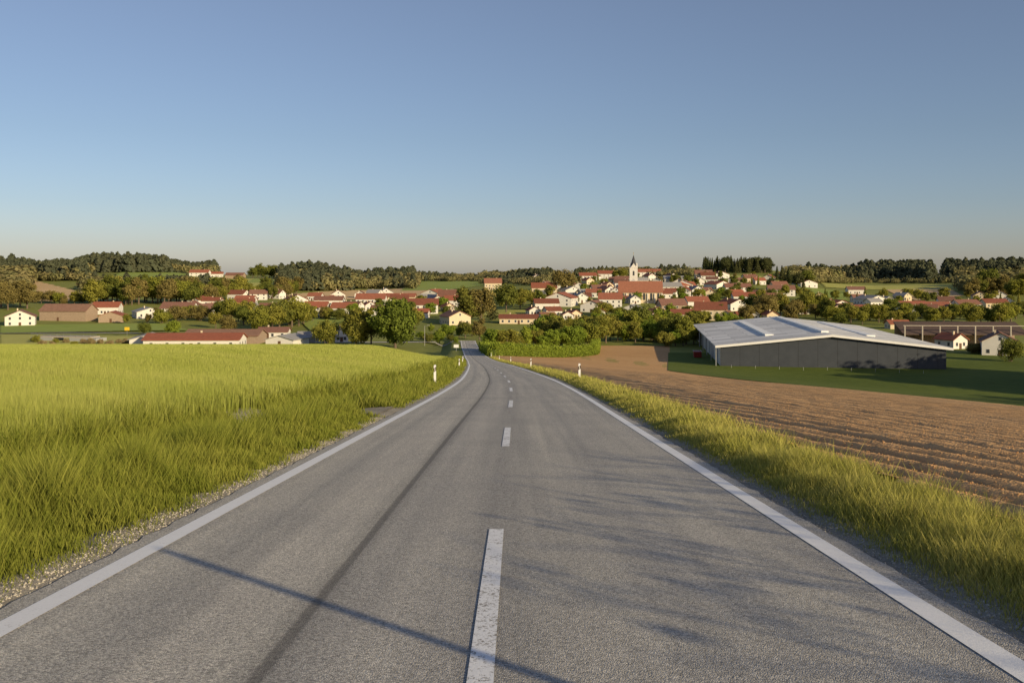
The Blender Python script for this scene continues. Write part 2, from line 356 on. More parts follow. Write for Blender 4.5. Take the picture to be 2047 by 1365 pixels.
# ------------------------------------------------------------------ grass blades
def blades(x,y,h,w,lean):
    n=len(x); z=H(x,y)
    az=rng.uniform(0,2*np.pi,n); fx,fy=np.cos(az),np.sin(az); la=rng.uniform(0,2*np.pi,n)
    lx,ly=np.cos(la)*lean*h,np.sin(la)*lean*h; w2=w/2
    def pt(ox,oy,oz): return np.stack([x+ox,y+oy,z+oz],-1)
    b0=pt(-fx*w2,-fy*w2,-.03*np.ones(n)); b1=pt(fx*w2,fy*w2,-.03*np.ones(n)); tip=pt(lx,ly,h)
    r=rng.random(n)
    m0=pt(lx*.3-fx*w2*.8,ly*.3-fy*w2*.8,h*.58); m1=pt(lx*.3+fx*w2*.8,ly*.3+fy*w2*.8,h*.58)
    V=np.stack([b0,b1,m0,m1,tip],1).reshape(-1,3); i=(np.arange(n)*5)[:,None,None]
    Fc=(i+np.array([[[0,1,3],[0,3,2],[2,3,4]]])).reshape(-1,3)
    return V,Fc,np.tile([0,0,.6,.6,1.],n),np.repeat(r,5)
def merge(parts):
    V=[];Fc=[];T=[];R=[];b=0
    for v,f,t,r in parts: V.append(v);Fc.append(f+b);T.append(t);R.append(r);b+=len(v)
    return np.concatenate(V),np.concatenate(Fc),np.concatenate(T),np.concatenate(R)
def clumpn(x,y,sc): return .5+.5*np.sin(x*sc*2.1+1.3*np.sin(y*sc*1.7))*np.sin(y*sc*1.9+1.7*np.sin(x*sc*1.3))
def region(y0,y1,sa,sb,dens):
    n=int(abs(sb-sa)*(y1-y0)*dens); yy=rng.uniform(y0,y1,n); s=rng.uniform(min(sa,sb),max(sa,sb),n); x=XC(yy)+s
    k=np.abs(x)<.62*yy+.9; return x[k],yy[k],s[k]
parts=[]
for y0,y1,de in[(1.5,8,3800),(8,14,2300),(14,22,1300),(22,35,640),(35,55,320),(55,100,130),(100,230,34)]:
    x,yv,s=region(y0,y1,-9.4,-3.15,de)
    rag=clumpn(x,yv,1.3)*.6+clumpn(x+5,yv,3.1)*.4; k=(-s>3.18+.55*rag*rng.random(len(x)))&~((yv>24.6)&(yv<28)&(-s<7.4+rag))&(-s<7.3+1.7*rng.random(len(x))**2*(.4+rag))
    x,yv,s,rag=x[k],yv[k],s[k],rag[k]; d=np.hypot(x,yv); cl=clumpn(x,yv,.8)*.45+clumpn(x+3,yv*.7,2.3)*.55
    h=(.07+.53*ss(3.2,4.5,-s)-.34*ss(5.1,6.0,-s)+.24*ss(6.7,7.6,-s))*(.5+.8*rng.random(len(x)))*(.35+1.15*cl); w=np.maximum(.0048,d*.0008)*rng.uniform(.7,1.5,len(x))
    kk=rng.random(len(x))<.55+.6*cl; parts.append(blades(x[kk],yv[kk],h[kk],w[kk],.36))
V,Fc,T,R=merge(parts)
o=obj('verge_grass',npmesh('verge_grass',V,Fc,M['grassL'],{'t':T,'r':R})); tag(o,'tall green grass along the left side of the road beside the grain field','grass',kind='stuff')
parts=[]
for y0,y1,de in[(1.5,8,3800),(8,14,2400),(14,22,1400),(22,35,700),(35,55,340),(55,100,140),(100,250,36)]:
    x,yv,s=region(y0,y1,3.05,5.2,de)
    rag=clumpn(x,yv,1.1)*.6+clumpn(x+5,yv,3.1)*.4; k=(s>3.1+.5*rag*rng.random(len(x)))&(s<4.35+.6*rng.random(len(x)))
    x,yv,s=x[k],yv[k],s[k]; d=np.hypot(x,yv); cl=clumpn(x,yv,.9)*.55+clumpn(x+3,yv*.7,2.3)*.45
    h=(.05+.23*ss(3.1,3.9,s))*(.5+.8*rng.random(len(x)))*(.42+.9*cl); w=np.maximum(.0045,d*.0008)*rng.uniform(.7,1.3,len(x))
    tall=rng.random(len(x))<.025; h=np.where(tall&(s>3.7),h+.22,h); parts.append(blades(x,yv,h,w,.38))
V,Fc,T,R=merge(parts)
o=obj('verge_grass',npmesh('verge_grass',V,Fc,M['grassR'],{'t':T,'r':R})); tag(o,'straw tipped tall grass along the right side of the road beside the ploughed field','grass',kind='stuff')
parts=[]
for y0,y1,de in[(5,14,1900),(14,22,1250),(22,35,700),(35,55,330),(55,80,180),(80,120,90),(120,168,50),(168,240,8)]:
    x,yv,s=region(y0,y1,-7.4,-.64*y1-2,de)
    k=(-s>7.4+1.5*rng.random(len(x))); x,yv,s=x[k],yv[k],s[k]
    g_=.45+.005*yv; tl=np.abs(((-s+3)%17)-8)>g_; tl2=np.abs(((-s+3)%17)-10.2)>g_; k=(tl&tl2)|(rng.random(len(x))<.04)|(-s<9); x,yv,s=x[k],yv[k],s[k]
    d=np.hypot(x,yv); h=(.70+.08*clumpn(x,yv,.25)+.06*clumpn(x,yv,1.1)+rng.normal(0,.05,len(x)))*(.7+.3*ss(7,9.5,-s)); w=np.maximum(.0036,d*.00052)*rng.uniform(.7,1.3,len(x))
    parts.append(blades(x,yv,h,w,.09))
V,Fc,T,R=merge(parts)
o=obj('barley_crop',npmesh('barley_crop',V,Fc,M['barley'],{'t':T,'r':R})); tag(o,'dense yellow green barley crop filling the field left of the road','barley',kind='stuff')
OCT=np.array([[1,0,0],[-1,0,0],[0,1,0],[0,-1,0],[0,0,1],[0,0,-1.]]); OF=np.array([[0,2,4],[2,1,4],[1,3,4],[3,0,4],[2,0,5],[1,2,5],[3,1,5],[0,3,5]])
def rocks(x,y,sz,lift,name,mat,label,cat):
    n=len(x); z=H(x,y)+lift; J=rng.uniform(.6,1.3,(n,6,1))*OCT[None]*sz[:,None,None]*np.array([1,1,.7]); a=rng.uniform(0,6.28,n); c,s=np.cos(a)[:,None],np.sin(a)[:,None]
    V=np.stack([J[...,0]*c-J[...,1]*s+x[:,None],J[...,0]*s+J[...,1]*c+y[:,None],J[...,2]+z[:,None]],-1).reshape(-1,3)
    Fc=((np.arange(n)*6)[:,None,None]+OF[None]).reshape(-1,3); o=obj(name,npmesh(name,V,Fc,mat)); tag(o,label,cat,kind='stuff')
n=7000; yv=2+22*rng.random(n)**1.6; s=-rng.normal(3.32,.11,n); rocks(XC(yv)+s,yv,.003+.014*rng.random(n)**2.2,.03,'gravel_stones',M['stone'],'loose pale gravel stones along the left road edge','gravel')
n=7000; yv=2+22*rng.random(n)**1.6; s=rng.normal(3.24,.11,n); rocks(XC(yv)+s,yv,.003+.014*rng.random(n)**2.2,.03,'gravel_stones',M['stone'],'loose pale gravel stones along the right road edge','gravel')
n=14000; yv=4+30*rng.random(n)**1.4; x=XC(yv)+FS+.1+rng.random(n)**1.4*(yv*.62)*1.0; k=(x<xb(yv)-1)&(x<.63*yv+1); x,yv=x[k],yv[k]; cq=np.cos(2*np.pi*(x*qx+yv*qy)/per)
rocks(x,yv,.006+.016*rng.random(len(x))**2.2,.135+.042*cq,'soil_clods',M['clod'],'crumbled brown soil clods lying on the ploughed field','soil')
# ------------------------------------------------------------------ trees
def leafq(C,sz,nrm=None,jit=.7):
    n=len(C); r=rng.normal(size=(n,3))
    if nrm is not None: r=nrm/(np.linalg.norm(nrm,axis=1)[:,None]+1e-6)+r*jit*.6
    r/=np.linalg.norm(r,axis=1)[:,None]+1e-9
    a=rng.normal(size=(n,3)); a-=(a*r).sum(1)[:,None]*r; a/=np.linalg.norm(a,axis=1)[:,None]+1e-9; b=np.cross(r,a)
    a=a*sz[:,None]; b=b*sz[:,None]*.75
    V=np.stack([C-a-b*.3,C-a*.1-b,C+a+b*.2,C+a*.2+b],1).reshape(-1,3); return V,np.arange(n*4).reshape(n,4)
def crown(kind,nl):
    if kind=='conifer':
        z=rng.random(nl)**.8; zz=.6+z*9.3; ring=.75+.35*np.sin(zz*5.2+rng.normal(0,.4,nl)); r=(1-z)*2.1*ring+.1; q=r*(rng.random(nl)**.45); a=rng.random(nl)*6.283
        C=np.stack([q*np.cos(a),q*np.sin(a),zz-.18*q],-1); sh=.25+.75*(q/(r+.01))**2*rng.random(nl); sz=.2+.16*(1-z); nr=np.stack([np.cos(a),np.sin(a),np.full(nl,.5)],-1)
    else:
        rx,rz,cz,nc,cr={'round':(3.9,4.1,5.6,42,1.4),'tall':(2.5,4.6,5.3,34,1.15),'bush':(4.8,3.9,4.5,42,1.55),'loose':(3.7,4.2,5.6,32,1.2),'full':(4.1,4.5,5.1,70,1.4),'sapling':(2.3,2.1,7.8,15,.5)}[kind]; ax=rng.uniform(.9,1.1)
        Cs=[];S=[];Z=[];Nn=[]
        for c in range(nc):
            while True:
                v=rng.uniform(-1,1,3)
                if .25<np.linalg.norm(v)<1: break
            cc=np.array([v[0]*rx*.82*ax,v[1]*rx*.82/ax,cz+v[2]*rz*.82]); r=cr*rng.uniform(.6,1.3); bright=rng.uniform(.3,1)
            m=nl//nc; d=rng.normal(size=(m,3)); d/=np.linalg.norm(d,axis=1)[:,None]; rr=r*rng.random(m)**.42*(1+.25*rng.random(m)**4)
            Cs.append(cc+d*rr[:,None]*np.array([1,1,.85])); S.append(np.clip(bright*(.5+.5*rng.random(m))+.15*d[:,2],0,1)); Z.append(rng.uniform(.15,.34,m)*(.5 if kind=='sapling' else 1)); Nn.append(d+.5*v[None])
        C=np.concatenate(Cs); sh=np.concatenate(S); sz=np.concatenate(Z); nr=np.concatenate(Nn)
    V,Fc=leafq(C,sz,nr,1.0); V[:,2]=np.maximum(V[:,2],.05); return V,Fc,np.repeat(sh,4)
def trunkmesh(kind):
    m=MB()
    if kind=='conifer': m.cyl((0,0,-.5),(0,0,9),.2,.03,7)
    elif kind=='bush':
        for i in range(5):
            a=i*1.26; m.cyl((.2*math.cos(a),.2*math.sin(a),-.5),(1.8*math.cos(a),1.8*math.sin(a),4.5),.14,.04,6)
    elif kind=='sapling':
        m.cyl((0,0,-.5),(0,0,6),.08,.05,8); m.cyl((0,0,6),(.1,.1,9.4),.05,.02,7)
        for i in range(12):
            a=i*2.4; z=5.0+.35*i; m.cyl((0,0,z),(1.9*math.cos(a),1.9*math.sin(a),z+.9),.035,.02,5)
    else:
        m.cyl((0,0,-.5),(0,0,3.2),.28,.2,8); m.cyl((0,0,3.2),(.2,.1,7.5),.2,.05,7)
        for i in range(6):
            a=i*1.05+.4; z=2.4+.5*i; m.cyl((0,0,z),(1.7*math.cos(a),1.7*math.sin(a),z+1.9),.1,.03,6)
    return m.mesh('trunk',M['bark'])
TV={}
for kd,nv in(('round',4),('tall',2),('bush',3),('loose',3),('full',1),('conifer',2),('sapling',3)):
    TV[kd]=[]
    for i in range(nv):
        V,Fc,T=crown(kd,{'conifer':1800,'sapling':105,'full':13000,'bush':6000}.get(kd,5200)); TV[kd].append((trunkmesh(kd),V,Fc,T,{}))
def tree(x,y,z,h,kind,mat,label,group=None,name=None,wide=1.0):
    tm,V,Fc,T,cache=random.choice(TV[kind])
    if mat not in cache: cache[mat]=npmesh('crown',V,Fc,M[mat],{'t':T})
    nm=name or {'conifer':'conifer_tree','bush':'shrub'}.get(kind,'leafy_tree')
    r=empty(nm,(x,y,z-.1),random.uniform(0,6.28)); s=h/(10 if kind!='bush' else 8.6); r.scale=(s*wide,s*wide,s)
    obj('trunk',tm,r); obj('crown',cache[mat],r); tag(r,label,'shrub' if kind=='bush' else 'tree',group); return r
def cluster(px0,px1,py0,py1,n,h0,h1,kinds,mats,label,group,y0=300):
    for i in range(n):
        px=px0+(px1-px0)*(i+random.random())/n; py=random.uniform(py0,py1); x,y,z=ga(px,py,y0); h=random.uniform(h0,h1)*y/F*1.12
        tree(x,y,z,h,random.choice(kinds),random.choice(mats),label,group,wide=random.uniform(.95,1.35))
def one(px,py,hp,kind,mat,label,y0=300,wide=1.,name=None):
    x,y,z=ga(px,py,y0); tree(x,y,z,hp*y/F,kind,mat,label,wide=wide,name=name)
LD=['round','loose','tall']
cluster(-30,60,612,622,6,42,60,['round','loose'],['leaf','leafc','leafc'],'tall leafy tree at the far left edge behind the white farmhouse','trees at the far left edge')
cluster(80,185,606,612,9,16,26,LD,['leaf','leafd','leafc'],'small leafy tree in the row behind the long wooden barn','trees behind the barn')
cluster(175,425,602,612,32,34,54,LD,['leaf','leafc','leafc','leafd','leaf'],'leafy tree in the wooded belt below the left hill','belt of trees below the left hill')
cluster(420,600,582,600,24,22,38,LD,['leaf','leafc','leafd'],'leafy tree on the slope above the left village houses','trees above the left village houses')
cluster(250,420,636,652,7,16,30,['bush','loose'],['leaf','leafc'],'bush on the meadow in front of the left village houses','bushes in front of the left houses')
cluster(60,255,686,694,12,9,17,['bush'],['reed','reed','leaf'],'dry straw coloured bush on the bank in front of the small bridge','dry bushes in front of the bridge')
cluster(430,500,640,668,7,30,50,['loose','round'],['leaf','leafd','leafc'],'leafy tree between the left houses and the brown timber shed','trees behind the timber shed')
cluster(515,610,648,668,8,42,62,['round'],['leaf','leafd'],'full green tree in the group behind the low farm sheds','tree group behind the farm sheds')
one(345,668,30,'bush','leafb','bright green bush beside the brown timber shed at its left end')
one(290,668,26,'bush','leafd','dark bush on the meadow right of the small bridge')
one(653,692,54,'bush','leaf','rounded olive green shrub standing left of the large roadside tree',wide=.95)
one(712,693,82,'full','leaf','loose yellowish tree directly left of the largest tree',wide=.95)
one(742,692,68,'round','leafd','darker tree squeezed between the loose yellowish tree and the largest tree')
one(790,696,106,'full','leafm','largest broad full green tree left of the road in the valley',wide=1.04)
one(828,660,48,'round','leaf','tree peeking out right behind the largest broad tree',wide=1.2)
cluster(560,700,634,656,9,18,32,['bush','loose'],['leaf','leafc','leafd'],'small garden tree between the red roofed houses left of the road','garden trees left of the road')
cluster(690,900,616,640,16,14,28,['round','loose'],['leaf','leafd','leafb'],'small leafy tree among the red roofed houses near the road','trees among the houses near the road')
cluster(838,926,664,690,9,12,26,['bush','loose','round'],['leaf','leafd','leafb'],'small bush beside the road junction in the valley','bushes at the road junction')
one(936,646,82,'tall','leafd','tall dark tree right of the road where it enters the village',wide=1.2)
one(962,646,78,'round','leafc','brownish leafed tree standing right of the tall dark tree',wide=.9)
one(985,640,56,'conifer','needle','dark conifer at the village entrance between leafy trees',wide=1.2)
one(1012,626,62,'round','leafd','dark rounded tree above the strip of bright meadow',wide=1.1)
one(1040,618,46,'loose','leaf','lighter leafy tree right of the dark rounded tree above the meadow strip')
one(958,680,46,'loose','leafc','brownish tree at the left corner of the garden hedge')
one(930,676,36,'round','leafd','dark tree where the road disappears in the valley',wide=1.2)
one(944,672,26,'bush','leaf','olive bush right behind the end of the road')
one(1128,590,54,'round','leafc','broad brown leafed tree on the village slope left of the church',wide=1.2)
cluster(1020,1100,600,618,8,22,36,LD,['leaf','leafd'],'leafy tree on the slope left of the village church','trees left of the church')
cluster(1090,1400,668,692,36,32,58,['loose','bush','tall','round'],['leaf','leafb','leaf','leafd'],'yellow green tree in the belt behind the ploughed field','tree belt behind the ploughed field')
cluster(1300,1390,684,694,5,24,36,['bush','loose'],['leafb','leaf'],'bright shrub left of the grey hall','shrubs left of the hall')
cluster(978,1180,694,705,16,28,50,['round','loose','tall'],['leafb','leafb','leaf'],'young bright green tree inside the trimmed garden hedge','young trees inside the garden hedge',270)
cluster(1140,1600,556,575,38,11,21,['round','loose','tall','conifer'],['leaf','leafd','leafc'],'small tree between the upper village houses','trees between the upper village houses')
cluster(1150,1620,580,612,44,11,25,['round','loose','tall','bush'],['leaf','leafd','leafb'],'leafy tree between the houses around the church','trees between the houses around the church')
cluster(1180,1500,630,652,32,15,30,['round','loose','bush'],['leaf','leafd','leafb'],'garden tree along the lower edge of the village','trees along the lower village edge')
cluster(1490,1660,626,648,20,26,48,['loose','round','tall'],['leaf','leafd','leafc'],'tall leafy tree behind the roof of the grey hall','trees behind the hall roof')
cluster(1650,2060,632,652,34,22,40,['round','loose','bush'],['leaf','leafd','leaf'],'leafy tree in the belt behind the open shed at right','trees behind the open shed')
cluster(1600,2050,596,614,26,12,26,['round','loose','conifer'],['leaf','leafd'],'tree between the scattered houses on the right slope','trees among the right slope houses')
cluster(1540,1620,560,580,8,20,34,['round','conifer'],['leafd','needle'],'dark tree right of the upper village houses','dark trees right of the upper village')
cluster(1930,2060,588,600,8,34,52,['round','loose'],['leaf','leafd','leafc'],'large leafy tree on the far right slope','large trees on the far right slope')
cluster(500,560,552,558,7,20,28,['round'],['leafd'],'dark tree standing on the ridge right of the hilltop farm','trees on the ridge by the hilltop farm')
cluster(1405,1540,542,547,40,22,30,['conifer','conifer','round'],['needle'],'dark tree in the hilltop stand above the village','hilltop trees above the village')
cluster(1925,2010,700,716,4,18,28,['bush'],['leafd','leafc'],'low dark bush in front of the right edge houses','bushes in front of the right edge houses',260)
one(2020,724,52,'bush','leafd','large dark bush at the right edge in front of the white gable house',250,wide=.9)
for i,(x,y,h) in enumerate([(100,48,18),(112,58,19),(125,66,19),(112,40,18),(108,85,19),(100,102,18),(113,113,19),(123,126,19),(131,150,20),(140,78,22),(150,92,22),(146,203,25),(156,216,26),(168,226,25),(150,224,21),(172,192,25),(160,182,23),(152,122,22),(158,150,24)]):
    tree(x,y,float(H(x,y)),h,'round','leafd','tall tree beyond the right frame edge shading the meadow','trees beyond the right frame edge',wide=1.15)
for i,(x,y,h) in enumerate([(10.6,-3.6,4.3),(11.2,-2.0,4.4),(12.0,-.4,4.6),(12.8,1.0,4.9),(13.6,2.5,5.1)]):
    tree(x,y,float(H(x,y)),h,'sapling','leaf','thin young tree beyond the right frame edge casting streaky shadows on the road','young trees beyond the right frame edge',name='young_tree')
def lowtree(kind):
    if kind=='c':
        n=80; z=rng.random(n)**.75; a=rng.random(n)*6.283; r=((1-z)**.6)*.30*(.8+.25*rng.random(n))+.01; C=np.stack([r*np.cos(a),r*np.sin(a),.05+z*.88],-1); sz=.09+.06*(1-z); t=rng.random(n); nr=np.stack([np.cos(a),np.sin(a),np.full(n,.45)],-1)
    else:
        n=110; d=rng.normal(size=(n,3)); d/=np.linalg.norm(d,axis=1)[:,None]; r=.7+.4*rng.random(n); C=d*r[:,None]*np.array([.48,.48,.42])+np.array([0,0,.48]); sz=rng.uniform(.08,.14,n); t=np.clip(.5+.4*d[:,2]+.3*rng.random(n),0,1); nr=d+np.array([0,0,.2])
    V,Fc=leafq(C,sz,nr,.55); return V,Fc,np.repeat(t,4)
LT={k:[lowtree(k) for _ in range(7)] for k in'cd'}
def forest(regs,label,name='woodland'):
    out={'c':[], 'd':[]}
    for px0,px1,py0,py1,n,h0,h1,pc in regs:
        for i in range(int(n*1.4)):
            px=random.uniform(px0,px1); x,y,z=ga(px,random.uniform(py0,py1),420,3500)
            bl=math.sin(x*.011+2*math.sin(y*.006))*.45; k='c' if random.random()<pc+bl else 'd'
            V,Fc,t=random.choice(LT[k]); h=random.uniform(h0*.5+h1*.5-4,h1)*y/F*(1.12 if k=='c' else .92)*(1+.16*math.sin(x*.023)); a=random.random()*6.28; sx_=random.uniform(.95,1.5); c,s=math.cos(a)*h*sx_,math.sin(a)*h*sx_
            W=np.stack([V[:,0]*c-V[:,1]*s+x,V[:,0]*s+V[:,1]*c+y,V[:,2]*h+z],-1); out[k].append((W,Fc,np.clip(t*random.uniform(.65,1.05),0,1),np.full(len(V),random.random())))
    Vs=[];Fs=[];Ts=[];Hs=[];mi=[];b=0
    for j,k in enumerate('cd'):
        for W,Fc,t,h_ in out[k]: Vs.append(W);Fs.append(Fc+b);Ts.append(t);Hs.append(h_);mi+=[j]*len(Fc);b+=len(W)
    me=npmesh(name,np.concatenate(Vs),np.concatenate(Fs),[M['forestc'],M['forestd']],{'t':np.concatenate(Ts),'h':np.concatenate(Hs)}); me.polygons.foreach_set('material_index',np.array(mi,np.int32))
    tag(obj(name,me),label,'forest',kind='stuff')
forest([(165,430,538,545,360,22,29,.95),(-40,170,547,560,320,26,34,.45)],'dark wood along the left hilltop')
forest([(-40,50,560,598,120,26,38,.1),(60,180,556,562,90,14,20,.1),(170,420,572,594,160,20,32,.1)],'mixed woodland on the slope of the left hill')
forest([(560,700,554,582,340,20,28,.6),(690,830,560,578,240,18,25,.35)],'dark wood in the middle distance left of the road')
forest([(810,960,556,563,180,9,16,.25),(960,1110,555,562,160,13,22,.3),(960,1110,560,570,90,12,18,.1)],'distant low wood on the horizon above the road')
forest([(1150,1400,546,553,240,11,18,.3)],'distant wood on the horizon above the church village')
forest([(1575,1740,554,563,220,18,28,.3),(1720,1860,556,564,230,22,34,.55),(1890,2080,548,557,240,22,30,.6)],'dark wood along the right horizon')
forest([(1600,1910,562,567,210,10,15,.05)],'dark hedge line below the right horizon wood')
forest([(1925,2080,568,590,80,28,46,.1)],'wooded slope at the right edge of the valley')
# ------------------------------------------------------------------ houses
wm=MB(); wm.box(-.62,.62,-.03,0,-.75,.75,0); wm.box(-.5,.5,-.05,-.031,-.63,.63,1); WIN=wm.mesh('window',[M['frame'],M['glass']])
dm=MB(); dm.box(-.6,.6,-.04,0,0,2.1,0); DOOR=dm.mesh('door',M['door'])
cm=MB(); cm.box(-.3,.3,-.3,.3,-1,1.0,0); cm.box(-.36,.36,-.36,.36,1.0,1.12,0); CHIM=cm.mesh('chimney',M['cream'])
WM={'W':'white','C':'cream','B':'wood','G':'grey'}; RM={'R':'red','D':'dkred','G':'greyroof','O':'orange','T':'rust'}
def gableroof(a,b,hw,zr,e,xo,t,d):
    rise=zr-hw; ze=hw-e*rise/b; E=b+e; XA=a+xo
    pr=[(-E,ze+d),(0,zr+d),(E,ze+d),(E,ze+t),(0,zr+t),(-E,ze+t)]
    pp=[(-XA,p,q) for p,q in pr]+[(XA,p,q) for p,q in pr]
    return MB().poly(pp,[(0,1,7,6),(1,2,8,7),(2,3,9,8),(3,4,10,9),(4,5,11,10),(5,0,6,11),(0,5,4,1),(1,4,3,2),(6,7,10,11),(7,8,9,10)])
def house(px,py,wp,hp,ori,yaw,wall,roof,label,y0=300,name='house',win=True,group=None):
    x,y,z=ga(px,py,y0); sc_=1.06 if wp<70 else 1.0; W=wp*sc_*y/F; h=hp*sc_*y/F
    if ori=='l': Lh=W*.94; D=min(max(.72*W,6.5),12.5); rz=math.radians(yaw)
    else: D=W*.94; Lh=D*1.25; rz=math.radians(yaw+90)
    hw=h*.62; rise=min(h-hw,D*.36); hw=h-rise
    r=empty(name,(x,y+ (D/2 if ori=='l' else Lh/2),z),rz); zr=hw+rise
    m=MB(); a,b=Lh/2,D/2; bz=-2.5
    m.poly([(-a,-b,bz),(-a,b,bz),(-a,b,hw),(-a,0,zr),(-a,-b,hw),(a,-b,bz),(a,b,bz),(a,b,hw),(a,0,zr),(a,-b,hw)],[(0,4,3,2,1),(5,6,7,8,9),(0,5,9,4),(1,2,7,6)]); m.build('wall',M[WM[wall]],r)
    rf=gableroof(a,b,hw,zr,.6,.6,.25,.03).build('roof',M[RM[roof]],r)
    if win and wall!='B' :
        c=obj('chimney',CHIM,rf); c.location=(Lh*random.choice((-.22,.2,.05)),D*.12,zr-.1*rise)
    fl=[1.5,4.2] if 4.2<hw<7 else ([1.5,4.3,7.0] if hw>=7 else [hw*.5])
    fl=[f for f in fl if f+.8<hw] or [hw*.5]
    sc=min(1.,hw/2.4)
    def put(lx,ly,lz,ang,me,nm,s=1.):
        q=obj(nm,me,r); q.location=(lx,ly,lz); q.rotation_euler=(0,0,ang); q.scale=(s,1,s)
    n=max(2,int(Lh/3.4)) if Lh<22 else int(Lh/5)
    if win:
        sides=[(-1,0.)] if ori=='l' else [(-1,0.),(1,math.pi)]
        for sd,an in sides:
            for f in fl:
                for i in range(n): put(-a+Lh*(i+.5)/n,sd*b,f,an,WIN,'window',sc)
        ng=2 if D<9 else 3
        for sx,an in(((-1,-math.pi/2),(1,math.pi/2)) if ori=='l' else ((-1,-math.pi/2),)):
            for f in fl:
                for i in range(ng): put(sx*a,-b+D*(i+.5)/ng,f,an,WIN,'window',sc)
            if rise>2.2: put(sx*a,0,hw+rise*.35,an,WIN,'window',sc*.9)
    ds=min(1,hw/2.6)
    if ori=='l': put(-a+Lh*(n//2)/n,-b-.012,0,0,DOOR,'door',ds)
    else: put(-a-.012,D*.0+.02,0,-math.pi/2,DOOR,'door',ds)
    return tag(r,label,name,group)
